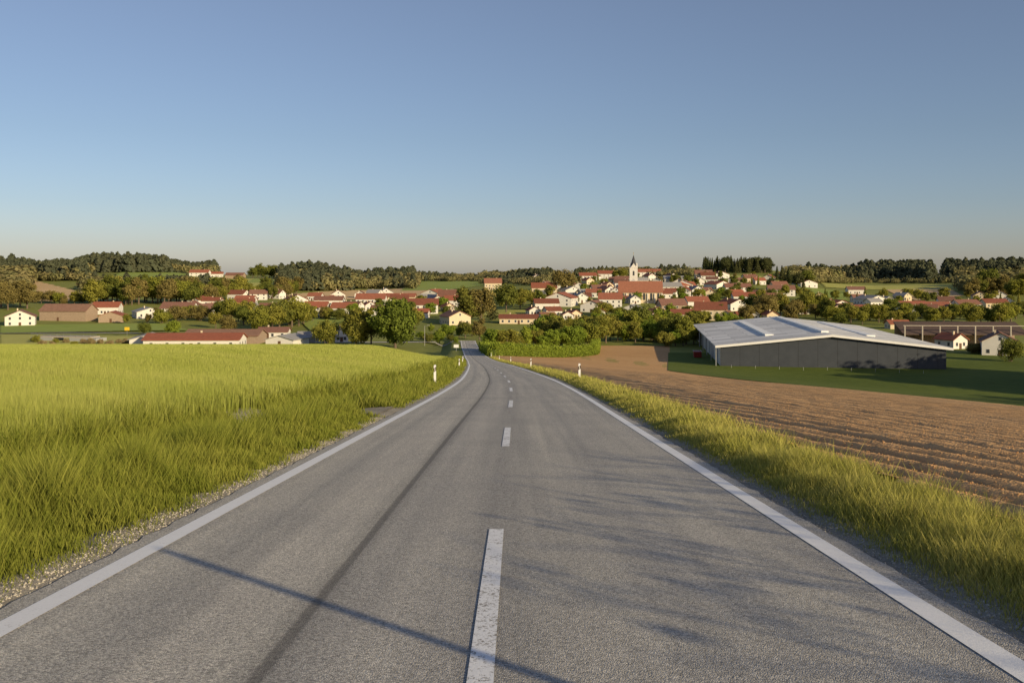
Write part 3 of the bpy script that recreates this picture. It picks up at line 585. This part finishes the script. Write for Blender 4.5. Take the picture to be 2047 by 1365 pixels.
HL=[
(24,653,54,30,'g',25,'W','D','white farmhouse with brown roof cut by the left edge of the photo'),
(127,642,104,33,'l',-6,'B','T','long wooden barn with rusty brown roof on the left meadow',300,'barn',False),
(207,629,50,23,'l',8,'W','R','white house with red roof rising behind the small wooden gable shed'),
(214,645,46,20,'g',14,'B','R','small wooden gable shed with red roof right of the long barn',300,'shed',False),
(283,637,52,20,'g',30,'W','G','low white gable house with grey roof standing alone right of the wooden barn'),
(352,634,64,27,'l',0,'W','D','long white house with brown roof below the wooded belt at left'),
(417,612,42,16,'l',0,'W','R','small red roofed house peeking above the roofs left of the timber shed'),
(408,635,42,25,'g',-20,'W','D','white gable house with dark roof next to the long white house'),
(453,633,54,24,'l',5,'B','R','brown walled house with red roof right of the white gable house',300,'house',True),
(487,616,38,23,'l',-5,'W','R','white house with red roof set higher above the tree group'),
(538,626,42,18,'l',4,'C','D','cream house with brown roof half hidden behind the tree group'),
(585,616,40,25,'g',25,'W','R','white gable house with red roof above the farm tree group'),
(630,631,44,26,'l',0,'W','R','white house with steep red roof left of the loose yellowish tree'),
(655,612,56,18,'l',3,'W','D','wide low white house with brown roof in the back row left of the road'),
(685,631,46,24,'l',-5,'W','R','white house with red roof directly above the loose yellowish tree'),
(740,614,58,25,'l',0,'W','R','white house with red roof and many windows above the largest tree'),
(800,604,58,16,'l',0,'C','R','long cream house with low red roof in the back row near the road'),
(840,628,72,30,'l',4,'W','R','long white farmhouse with big red roof right of the largest tree'),
(902,612,52,30,'l',-8,'C','D','tall cream house with brown roof above the point where the road ends'),
(908,650,46,26,'g',24,'C','D','cream gable house with brown roof nearest to the end of the road'),
(985,580,34,22,'l',4,'C','O','cream house with orange roof high above the road end'),
(1037,648,82,18,'l',0,'C','R','long low house with red roof behind the garden hedge trees'),
(1088,591,50,24,'l',0,'C','R','cream house with broad red roof left of the brown leafed tree'),
(1092,619,48,20,'l',5,'W','R','low white house with red roof at the lower left of the village'),
(1124,613,56,26,'g',-15,'W','R','large white gable house with red roof at the lower left of the village'),
(1139,592,34,18,'g',20,'W','G','white gable house with grey roof below the brown leafed tree'),
(1167,603,30,15,'l',0,'W','R','small white house with red roof halfway to the church from the brown leafed tree'),
(1222,616,46,28,'l',-6,'W','R','white house with red roof immediately left of the church nave'),
(1203,591,40,20,'l',10,'W','D','white house with brown roof behind and left of the church'),
(1268,629,36,18,'g',-20,'W','G','small white gable house below the church nave'),
(1345,628,52,28,'l',8,'B','D','brown wooden house with brown roof below the right end of the church'),
(1374,643,58,22,'l',-5,'W','R','low white house with red roof at the bottom edge of the village'),
(1425,641,62,34,'l',-10,'C','R','large cream house with tall red roof just above the hall'),
(1470,622,42,22,'g',20,'W','R','white gable house with red roof right of the large cream house'),
(1340,586,46,20,'l',5,'W','G','white house with grey roof just right above the church roof'),
(1372,582,40,20,'g',-15,'W','D','white gable house with brown roof in the row right of the church'),
(1406,592,36,16,'l',6,'W','D','white house with brown roof below the row right of the church'),
(1438,579,34,16,'g',25,'W','R','white gable house with red roof at the right end of the upper row'),
(1477,586,52,18,'l',0,'W','D','wide white house with brown roof on the slope right of the church'),
(1565,592,52,20,'l',-8,'W','D','white chalet with brown roof on the lawn at the right village edge'),
(1614,575,36,14,'g',10,'W','R','small white gable house with red roof above the chalet'),
(1175,561,34,15,'l',5,'W','R','red roofed house at the upper left end of the village'),
(1217,557,42,15,'l',-5,'W','R','white house with red roof just left of the church spire'),
(1297,553,50,14,'l',0,'W','R','long red roofed house just right of the church spire on the ridge'),
(1350,567,44,14,'l',3,'W','G','long white house with flat grey roof on the upper slope'),
(1408,559,34,18,'l',-6,'C','D','brown roofed house below the hilltop conifers'),
(1441,557,30,13,'g',10,'W','R','tiny white gable house below the hilltop conifers'),
(1500,560,26,11,'l',10,'W','D','tiny brown roofed house right of the one below the hilltop conifers'),
(1615,619,34,16,'l',0,'W','R','red roofed house at the left end of the right hand row'),
(1645,614,42,16,'l',4,'W','R','red roofed house second from left in the right hand row'),
(1678,620,38,18,'g',15,'W','R','white gable house with red roof in the right hand row'),
(1715,588,34,14,'l',-6,'W','D','lone white house with brown roof on the right slope'),
(1750,610,42,18,'g',15,'W','G','white gable house with grey roof on the right slope'),
(1733,626,56,15,'l',0,'W','R','long low red roofed house below the grey roofed gable house'),
(1830,622,54,18,'l',5,'W','R','white house with wide red roof above the open shed'),
(1880,621,46,16,'l',-5,'B','R','brown house with red roof beside the wide red roofed house',300,'house',True),
(1938,621,46,20,'l',6,'W','D','white house with dark brown roof above the right end of the open shed'),
(1995,617,44,18,'l',-4,'C','R','cream house with red roof close to the right edge of the photo'),
(397,554,38,14,'l',0,'W','R','white hilltop farmhouse with red roof on the left hill'),
(432,554,22,10,'l',10,'W','R','small red roofed outbuilding between the hilltop farm buildings'),
(468,558,36,12,'l',-4,'B','D','brown barn of the hilltop farm with dark roof',300,'barn',False),
(380,698,200,29,'l',3,'W','R','long farm building with red roof just behind the grain field'),
(442,688,158,27,'l',-2,'B','T','long brown timber shed with rusty roof behind the red farm roof',300,'shed',False),
(283,694,66,22,'g',14,'W','G','pale roofed shed at the left end of the red farm building',300,'shed',False),
(543,676,58,19,'l',4,'W','D','white house with brown roof right behind the timber shed'),
(566,693,60,20,'g',-12,'W','G','white shed with pale grey roof at the edge of the grain field',300,'shed',False),
(612,686,36,20,'l',0,'G','G','grey walled shed left of the olive green shrub',300,'shed',False),
(680,684,26,30,'g',10,'W','G','narrow white gable building between olive shrub and yellowish tree'),
(1912,698,38,28,'g',22,'W','R','white gable house with red roof right behind the grey hall',310),
(2018,712,70,46,'g',-24,'W','D','large white gable house with brown roof at the right edge of the photo',290),
(1800,658,40,16,'l',0,'C','R','red roofed house between hall roof and open shed'),
(1190,625,44,22,'g',-18,'W','D','white gable house with brown roof below and left of the church porch'),
(1315,640,40,20,'g',18,'W','R','white gable house with red roof at the bottom right below the church'),
(1395,617,44,22,'l',6,'W','R','white house with red roof above the large cream house'),
(1490,604,44,18,'l',-4,'W','R','white house with red roof on the slope above the hall ridge'),
(1530,618,40,18,'g',20,'W','D','white gable house with brown roof behind the trees above the hall'),
(1245,576,34,16,'l',4,'W','D','white house with brown roof directly behind the church tower'),
(765,632,48,20,'l',-4,'W','D','white house with brown roof hidden behind the top of the largest tree'),
(868,600,40,20,'g',-20,'W','R','white gable house with red roof in the back row above the road end'),
]
for hh in HL: house(*hh)
def filler(px0,px1,rowsy,n,w0,w1,label,group):
    for i in range(n):
        px=px0+(px1-px0)*(i+random.uniform(.2,.8))/n; py=random.choice(rowsy)+random.uniform(-3,3)
        wp=random.uniform(w0,w1)*(1 if py>575 else .85); g_=random.random()<.62
        house(px,py,wp*(.8 if g_ else 1),wp*random.uniform(.50,.62),'g' if g_ else 'l',random.uniform(-28,28),random.choice('WWWWC'),random.choice('RRDRDG'),label,300,'house',True,group)
filler(1060,1600,[560,568,580],30,24,32,'tiny half hidden house between trees on the upper village slope','half hidden houses on the upper slope')
filler(1060,1560,[596,606,632,640],38,26,36,'small half hidden house between trees on the lower village slope','half hidden houses on the lower slope')
filler(370,930,[600,612,622,636],36,26,36,'small half hidden house between trees left of the road end','half hidden houses left of the road end')
filler(1600,2040,[602,612,628],16,26,36,'small half hidden house between trees on the right valley slope','half hidden houses on the right slope')
# ------------------------------------------------------------------ church
cx,cy,cz=ga(1280,605); r=empty('church',(cx,cy,cz),math.radians(-6)); k=cy/F
L=86*k; hw=22*k; ht=42*k; D=12.0; a,b=L/2,D/2
m=MB(); m.poly([(-a,-b,-2),(-a,b,-2),(-a,b,hw),(-a,0,ht),(-a,-b,hw),(a,-b,-2),(a,b,-2),(a,b,hw),(a,0,ht),(a,-b,hw)],[(0,4,3,2,1),(5,6,7,8,9),(0,5,9,4),(1,2,7,6)]); m.build('nave_wall',M['cream'],r)
gableroof(a,b,hw,ht,.6,.4,.35,.05).build('nave_roof',M['orange'],r)
def arch(w,h):
    pts=[(-w/2,0)]+[(w/2,0)]+[(w/2*math.cos(t),h-w/2+w/2*math.sin(t)) for t in np.linspace(0,math.pi,9)]
    mm=MB(); n=len(pts); P3=[(p,-.05,q) for p,q in pts]+[(p,.3,q) for p,q in pts]; mm.poly(P3,[tuple(range(n))]+[(i,(i+1)%n,n+(i+1)%n,n+i) for i in range(n)]); return mm
AW=arch(1.5,5.0).mesh('window',M['glass'])
for i in range(6):
    q=obj('window',AW,r); q.location=(-a+L*(i+.6)/6.2,-b-.02,2.0)
BT=MB().box(-.35,.35,-.9,0,-2,hw*.85).mesh('buttress',M['white'])
for i in range(7):
    q=obj('buttress',BT,r); q.location=(-a+.5+(L-1)*i/6,-b-.003,0)
m=MB(); m.box(-3.2,3.2,-3,0,-2,3.4); p=m.build('porch',M['white'],r); p.location=(-a+5,-b-.9,0)
m=MB(); m.poly([(-3.5,-3.4,3.42),(3.5,-3.4,3.42),(3.5,0,5.2),(-3.5,0,5.2),(-3.5,-3.4,3.2),(3.5,-3.4,3.2),(3.5,0,5.0),(-3.5,0,5.0)],[(0,1,2,3),(4,7,6,5),(0,4,5,1),(1,5,6,2),(3,2,6,7),(0,3,7,4)]); m.build('porch_roof',M['orange'],p)
tw=2.9; th=70*k; t0=(-a+11,b+tw-1)
m=MB(); m.box(-tw,tw,-tw,tw,-2,th*.985)
for zc in (th*.45,th*.72,th*.985): m.box(-tw-.18,tw+.18,-tw-.18,tw+.18,zc+.002,zc+.35)
T_=m.build('tower',M['white'],r); T_.location=(t0[0],t0[1],0)
zb=th*.985+.352
for an in range(4):
    m=MB(); m.poly([(-2.3,-tw-.02,zb),(2.3,-tw-.02,zb),(0,-tw-.02,zb+3.2),(-2.3,-.5,zb),(2.3,-.5,zb),(0,-.5,zb+3.2)],[(0,1,2),(1,4,5,2),(0,2,5,3)]); q=m.build('tower_gable',M['white'],T_); q.rotation_euler=(0,0,an*math.pi/2)
    bw=obj('belfry_window',arch(1.3,3.4).mesh('belfry_window',M['slate']),T_); bw.rotation_euler=(0,0,an*math.pi/2); bw.location=(tw*math.sin(an*math.pi/2)*1.006,-tw*math.cos(an*math.pi/2)*1.006,th*.77)
    cf=MB().cyl((0,-tw-.08,0),(0,-tw,0),1.05,1.05,20); c=cf.build('clock_face',M['frame'],T_); c.rotation_euler=(0,0,an*math.pi/2); c.location=(0,0,th*.64)
    hd=MB(); hd.poly([(-.06,-tw-.1,-.06),(.6,-tw-.1,-.06),(.6,-tw-.1,.06),(.06,-tw-.1,.06),(.06,-tw-.1,.85),(-.06,-tw-.1,.85)],[(0,1,2,3,4,5)]); hd.build('clock_hand',M['slate'],c)
sp=MB(); n=8; pts=[(tw*1.02*math.cos(2*math.pi*(i+.5)/n),tw*1.02*math.sin(2*math.pi*(i+.5)/n),zb+.01) for i in range(n)]+[(0,0,zb+26*k)]
sp.poly(pts,[(i,(i+1)%n,n) for i in range(n)]); s_=sp.build('spire',M['slate'],T_)
m=MB(); m.box(-.07,.07,-.07,.07,zb+26*k-.4,zb+26*k+2); m.box(-.5,.5,-.06,.06,zb+26*k+1.1,zb+26*k+1.24); m.build('cross',M['gold'],s_)
tag(r,'cream village church with red nave roof and tall pointed dark spire','church')
# ------------------------------------------------------------------ hall
hx0,hy0=62.2,280.; fw=64.; dl=114.; eh=6.0; rh=9.4; ang=math.atan2(-9,67)
hz=-26.3; r=empty('warehouse_hall',(hx0,hy0,hz),ang)
m=MB(); m.poly([(0,0,-1),(fw,0,-1),(fw,0,eh),(fw/2,0,rh),(0,0,eh)],[(0,1,2,3,4)]); m.build('gable_wall',M['anth'],r)
m=MB(); m.poly([(0,dl,-1),(fw,dl,-1),(fw,dl,eh),(fw/2,dl,rh),(0,dl,eh)],[(4,3,2,1,0)]); m.build('gable_wall',M['anth'],r)
m=MB(); m.poly([(fw,0,-1),(fw,dl,-1),(fw,dl,eh),(fw,0,eh)],[(0,1,2,3)]); m.build('side_wall',M['anth'],r)
m=MB(); m.poly([(0,.01,-1),(0,dl,-1),(0,dl,eh),(0,.01,eh)],[(3,2,1,0)]); m.build('side_wall',M['white'],r)
m=MB(); E=1.6; ze=eh-E*(rh-eh)/(fw/2); t=.35; pr=[(-E,ze),(fw/2,rh),(fw+E,ze),(fw+E,ze+t),(fw/2,rh+t),(-E,ze+t)]
pp=[(p,-1.2,q+.04) for p,q in pr]+[(p,dl+1,q+.04) for p,q in pr]
m.poly(pp,[(1,0,6,7),(2,1,7,8),(3,2,8,9),(4,3,9,10),(5,4,10,11),(0,5,11,6),(5,0,1,4),(4,1,2,3),(7,6,11,10),(8,7,10,9)]); rf=m.build('roof',M['metalroof'],r)
m=MB(); m.poly([(-E,-1.26,ze-.25),(fw/2,-1.26,rh-.25),(fw+E,-1.26,ze-.25),(fw+E,-1.26,ze+.45),(fw/2,-1.26,rh+.45),(-E,-1.26,ze+.45)],[(0,1,4,5),(1,2,3,4)])
m.build('fascia',M['fascia'],rf)
for xs in(fw*.26,fw*.74):
    zc=eh+(rh-eh)*(xs/(fw/2) if xs<fw/2 else (fw-xs)/(fw/2)); m=MB(); m.box(xs-1.3,xs+1.3,18,dl-14,zc+.2,zc+.8); m.build('roof_lantern',M['skylight'],rf)
m=MB(); m.box(fw/2-1.1,fw/2+1.1,10,dl-8,rh+.3,rh+.85); m.build('ridge_skylight',M['skylight'],rf)
DM=MB().box(-.06,0,-2.2,2.2,0,4.6).mesh('door',M['grey'])
for yd in(12,28,44,60,76,92): q=obj('door',DM,r); q.location=(-.01,yd,0)
PM=MB().box(-.14,.14,-.14,.14,-1,ze).mesh('post',M['steel'])
for yd in range(0,115,19): q=obj('post',PM,r); q.location=(-E+.3,yd,0)
tag(r,'large hall with dark grey gable front and shallow white metal roof','hall')
def hall(lx,ly): c,s=math.cos(ang),math.sin(ang); return hx0+lx*c-ly*s,hy0+lx*s+ly*c
x,y=hall(-5,30); r=empty('skip_container',(x,y,float(H(x,y))),ang+math.pi/2)
m=MB(); m.poly([(-2.6,-1.1,.2),(2.6,-1.1,.2),(2.6,1.1,.2),(-2.6,1.1,.2),(-3.2,-1.2,2.1),(3.2,-1.2,2.1),(3.2,1.2,2.1),(-3.2,1.2,2.1)],[(0,3,2,1),(0,1,5,4),(1,2,6,5),(2,3,7,6),(3,0,4,7),(4,5,6,7)])
for i in range(6):
    xx=-2.3+i*.92; m.box(xx-.06,xx+.06,-1.3,-1.205,.3,2.05)
m.build('bin',M['cred'],r); m=MB(); m.box(-3.25,3.25,-1.3,-1.21,2.1,2.25); m.box(-3.25,3.25,1.21,1.3,2.1,2.25); m.build('rim',M['steel'],r)
tag(r,'red skip container beside the left wall of the grey hall','container')
x,y,z=ga(1932,694,330); r=empty('open_shed',(x,y,z),math.radians(-4)); k=y/F; w=240*k; n=8; hp=42*k
PM=MB().box(-.22,.22,-.22,.22,-1,hp).mesh('post',M['concrete'])
for i in range(n): q=obj('post',PM,r); q.location=(-w/2+w*i/(n-1),0,0)
m=MB(); m.box(-w/2-.6,w/2+.6,-.2,.2,hp+.01,hp+.28); m.build('beam',M['concrete'],r)
m=MB(); m.poly([(-w/2-.4,.5,hp*.62),(w/2+.4,.5,hp*.62),(w/2+.4,12,hp*1.14),(-w/2-.4,12,hp*1.14),(-w/2-.4,.5,hp*.57),(w/2+.4,.5,hp*.57),(w/2+.4,12,hp*1.09),(-w/2-.4,12,hp*1.09)],[(0,1,2,3),(4,7,6,5),(0,4,5,1),(1,5,6,2),(2,6,7,3),(3,7,4,0)]); m.build('roof',M['darkroof'],r)
m=MB(); m.box(-w/2,w/2,11.4,11.8,-1,hp*1.05); m.build('back_wall',M['wood'],r)
tag(r,'long open shed with pale concrete posts and dark brown roof right of the hall','shed')
# ------------------------------------------------------------------ hedge
h1=ga(985,712,230); h2=ga(1188,709,230); h0=ga(966,701,230); h3=ga(1192,692,230)
def hedge(A,B,hh,th,label):
    A=np.array(A);B=np.array(B); Ln=np.hypot(*(B-A)[:2]); n=int(Ln*hh*90); t=rng.random(n); u=rng.random(n); face=rng.integers(0,3,n)
    d=(B-A)[:2]/Ln; nn=np.array([-d[1],d[0]]); bul=.4*np.sin(t*Ln*.9)+.3*np.sin(t*Ln*2.3); off=np.where(face==0,-th/2,np.where(face==1,th/2,(u-.5)*th)); zz=np.where(face==2,1,u)*(hh+bul)+rng.normal(0,.3,n)
    xy=A[None,:2]+(B-A)[None,:2]*t[:,None]+nn[None]*(off+rng.normal(0,.3,n))[:,None]; C=np.stack([xy[:,0],xy[:,1],H(xy[:,0],xy[:,1])+zz],-1)
    V,Fc=leafq(C,rng.uniform(.1,.25,n)); rt=empty('garden_hedge',tuple(A))
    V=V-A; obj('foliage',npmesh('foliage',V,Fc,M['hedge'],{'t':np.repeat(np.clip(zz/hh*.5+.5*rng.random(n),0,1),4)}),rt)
    m=MB(); i=.45; pts=[]
    for P_ in(A,B):
        for o in(-th/2+i,th/2-i): pts.append((P_[0]-A[0]+nn[0]*o,P_[1]-A[1]+nn[1]*o,P_[2]-A[2]-.5)); pts.append((P_[0]-A[0]+nn[0]*o,P_[1]-A[1]+nn[1]*o,P_[2]-A[2]+hh-1.1))
    m.poly(pts,[(0,1,5,4),(2,6,7,3),(1,3,7,5),(0,2,3,1),(4,5,7,6)]); m.build('branches',M['f_dark'],rt); tag(rt,label,'hedge')
hedge(h1,h2,2.9,2.4,'long trimmed green hedge facing the ploughed field right of the road')
hedge(h0,h1,2.4,2.2,'short trimmed hedge side running along the road')
hedge(h2,h3,2.6,2.2,'short trimmed hedge side facing the grey hall')
# ------------------------------------------------------------------ delineators, signs, fence posts, bridge
m=MB(); prof=[(-.06,-.05),(.06,-.05),(.045,.05),(-.045,.05)]; m.poly([(a,b,-.2) for a,b in prof]+[(a,b,1.02+(.05 if b>0 else 0)) for a,b in prof],[(0,1,5,4),(1,2,6,5),(2,3,7,6),(3,0,4,7),(4,5,6,7),(3,2,1,0)]); PPM=m.mesh('post',M['plasticw'])
bm_=MB(); bm_.poly([(-.064,-.054,.70),(.064,-.054,.78),(.050,.054,.78),(-.050,.054,.70),(-.064,-.054,.90),(.064,-.054,.98),(.050,.054,.98),(-.050,.054,.90)],[(0,1,5,4),(1,2,6,5),(2,3,7,6),(3,0,4,7),(4,5,6,7),(3,2,1,0)]); BDM=bm_.mesh('black_band',M['plasticb'])
RFM=MB().box(-.025,.025,-.062,-.055,.76,.92).mesh('reflector',M['reflect'])
PL=[(-3.85,48,'white roadside marker post with black band nearest on the left verge'),(4.05,54,'white roadside marker post with black band nearest on the right verge'),(-3.85,98,'second white marker post along the left verge'),(4.0,104,'second white marker post along the right verge'),
(-3.9,148,'third white marker post on the left verge beside the field edge'),(4.0,154,'third white marker post on the right verge'),(-3.9,200,'fourth white marker post on the left verge at the bend'),(4.0,204,'fourth white marker post on the right verge at the bend'),(4.0,250,'farthest white marker post on the right before the garden hedge')]
for s,y,lb in PL:
    x=float(XC(y))+s; r=empty('marker_post',(x,y,float(H(x,y))),0); obj('post',PPM,r); obj('black_band',BDM,r); obj('reflector',RFM,r); tag(r,lb,'marker post','marker posts along the road')
x,y=5.1,-.15; zt=11.4*math.tan(math.radians(SUN_EL))-.68; r=empty('snow_pole',(x,y,float(H(x,y))),0); b=-float(H(x,y))
MB().cyl((0,0,-.3),(0,0,zt+b),.05,.045,10).build('pole',M['wood'],r); MB().cyl((0,0,zt+b-.3),(0,0,zt+b-.1),.053,.053,10).build('red_band',M['cred'],r); tag(r,'wooden snow pole on the right verge casting a thin shadow across the road','pole')
def sign(px,py,hp,w,h,mat,label,y0=300,back=None):
    x,y,z=ga(px,py,y0); H_=hp*y/F; r=empty('road_sign',(x,y,z),0); MB().cyl((0,0,-.3),(0,0,H_),.05,.05,8).build('post',M['steel'],r)
    pm=MB(); pm.box(-w/2,w/2,-.1,-.055,H_-h,H_); pl=pm.build('sign_plate',M[mat],r)
    if back: MB().box(-w*.36,w*.36,-.11,-.102,H_-h*.82,H_-h*.18).build('sign_symbol',M[back],pl)
    tag(r,label,'sign')
sign(912,703,14,1.6,1.0,'plasticw','white direction sign on a post left of the road end')
sign(969,703,17,1.1,1.1,'blue','small blue sign on a post right of the road end',back='plasticw')
sign(254,672,18,2.2,1.5,'yellow','yellow place sign beside the far road on the left meadow')
x,y,z=ga(849,690); r=empty('lamp_post',(x,y,z),0); MB().cyl((0,0,-.5),(0,0,7.5),.09,.06,8).build('pole',M['steel'],r); m=MB(); m.cyl((0,0,7.4),(1.3,0,7.7),.05,.04,6); m.build('arm',M['steel'],r); m=MB(); m.box(1.0,1.9,-.15,.15,7.62,7.8); m.build('lamp_head',M['grey'],r); tag(r,'slim lamp post right of the largest broad tree','lamp post')
FPM=MB().cyl((0,0,-.2),(0,0,1.05),.022,.02,6).mesh('fence_post',M['plasticw'])
for i in range(9):
    px=1462+i*48; py=737+ (i*1.3); x,y,z=ga(px,py,150); o=obj('fence_post',FPM); o.location=(x,y,z); tag(o,'thin white pasture fence post on the shaded meadow before the hall','fence post','pasture fence posts before the hall')
A=ga(85,682,320); B=ga(190,684,320); r=empty('road_bridge',A,math.atan2(B[1]-A[1],B[0]-A[0])); Lb=math.hypot(B[0]-A[0],B[1]-A[1])
m=MB(); m.box(0,Lb,-3,3,1.8,2.3); m.build('deck',M['concrete'],r)
m=MB(); m.box(-3,Lb*.3,-3.2,3.2,-1,1.79); m.build('abutment',M['grey'],r); m=MB(); m.box(Lb*.62,Lb+3,-3.2,3.2,-1,1.79); m.build('abutment',M['grey'],r)
m=MB(); m.box(-3,Lb+3,-3.05,-2.95,3.1,3.25); m.build('guard_rail',M['steel'],r)
RPM=MB().box(-.06,.06,-2.94,-2.82,2.31,3.25).mesh('rail_post',M['steel'])
for i in range(9): q=obj('rail_post',RPM,r); q.location=(Lb*i/8,0,0)
tag(r,'small pale concrete road bridge with railing on the left meadow','bridge')
# ------------------------------------------------------------------ camera, light, world
cam=bpy.data.cameras.new('camera'); co=bpy.data.objects.new('camera',cam); COL.objects.link(co); co.location=(0,0,CH); co.rotation_euler=(math.pi/2,0,0)
cam.sensor_width=36; cam.lens=F/2047*36; cam.shift_y=-(682.5-HZ)/2047; cam.clip_start=.05; cam.clip_end=20000; SC.camera=co
el=math.radians(SUN_EL); sd=Vector((.7071*math.cos(el),-.7071*math.cos(el),math.sin(el)))
sl=bpy.data.lights.new('sun','SUN'); sl.energy=5; sl.angle=math.radians(.5); sl.color=(1,.82,.52); so=bpy.data.objects.new('sun',sl); COL.objects.link(so); so.rotation_euler=sd.to_track_quat('Z','Y').to_euler()
w=bpy.data.worlds.new('World'); SC.world=w; w.use_nodes=True; t=w.node_tree; t.nodes.clear()
sky=N(t,'ShaderNodeTexSky',sky_type='NISHITA'); sky.sun_disc=False; sky.sun_elevation=el; sky.sun_rotation=math.radians(135); sky.altitude=450; sky.air_density=1.0; sky.dust_density=1.0; sky.ozone_density=2.0
tc=N(t,'ShaderNodeTexCoord'); sx=N(t,'ShaderNodeSeparateXYZ'); t.links.new(tc.outputs['Generated'],sx.inputs[0])
tint=ramp(t,sx.outputs[2],[(0,(.92,.895,1.09)),(.03,(.81,.80,.98)),(.07,(.765,.765,.91)),(.14,(.81,.77,.845)),(.28,(.99,.85,.87))])
skc=mix(t,1.,sky.outputs[0],tint,'MULTIPLY')
bg=N(t,'ShaderNodeBackground'); bg.inputs[1].default_value=.115; wo=N(t,'ShaderNodeOutputWorld'); t.links.new(skc,bg.inputs[0]); t.links.new(bg.outputs[0],wo.inputs[0])
SC.view_settings.view_transform='Standard'; SC.view_settings.look='None'; SC.view_settings.exposure=0
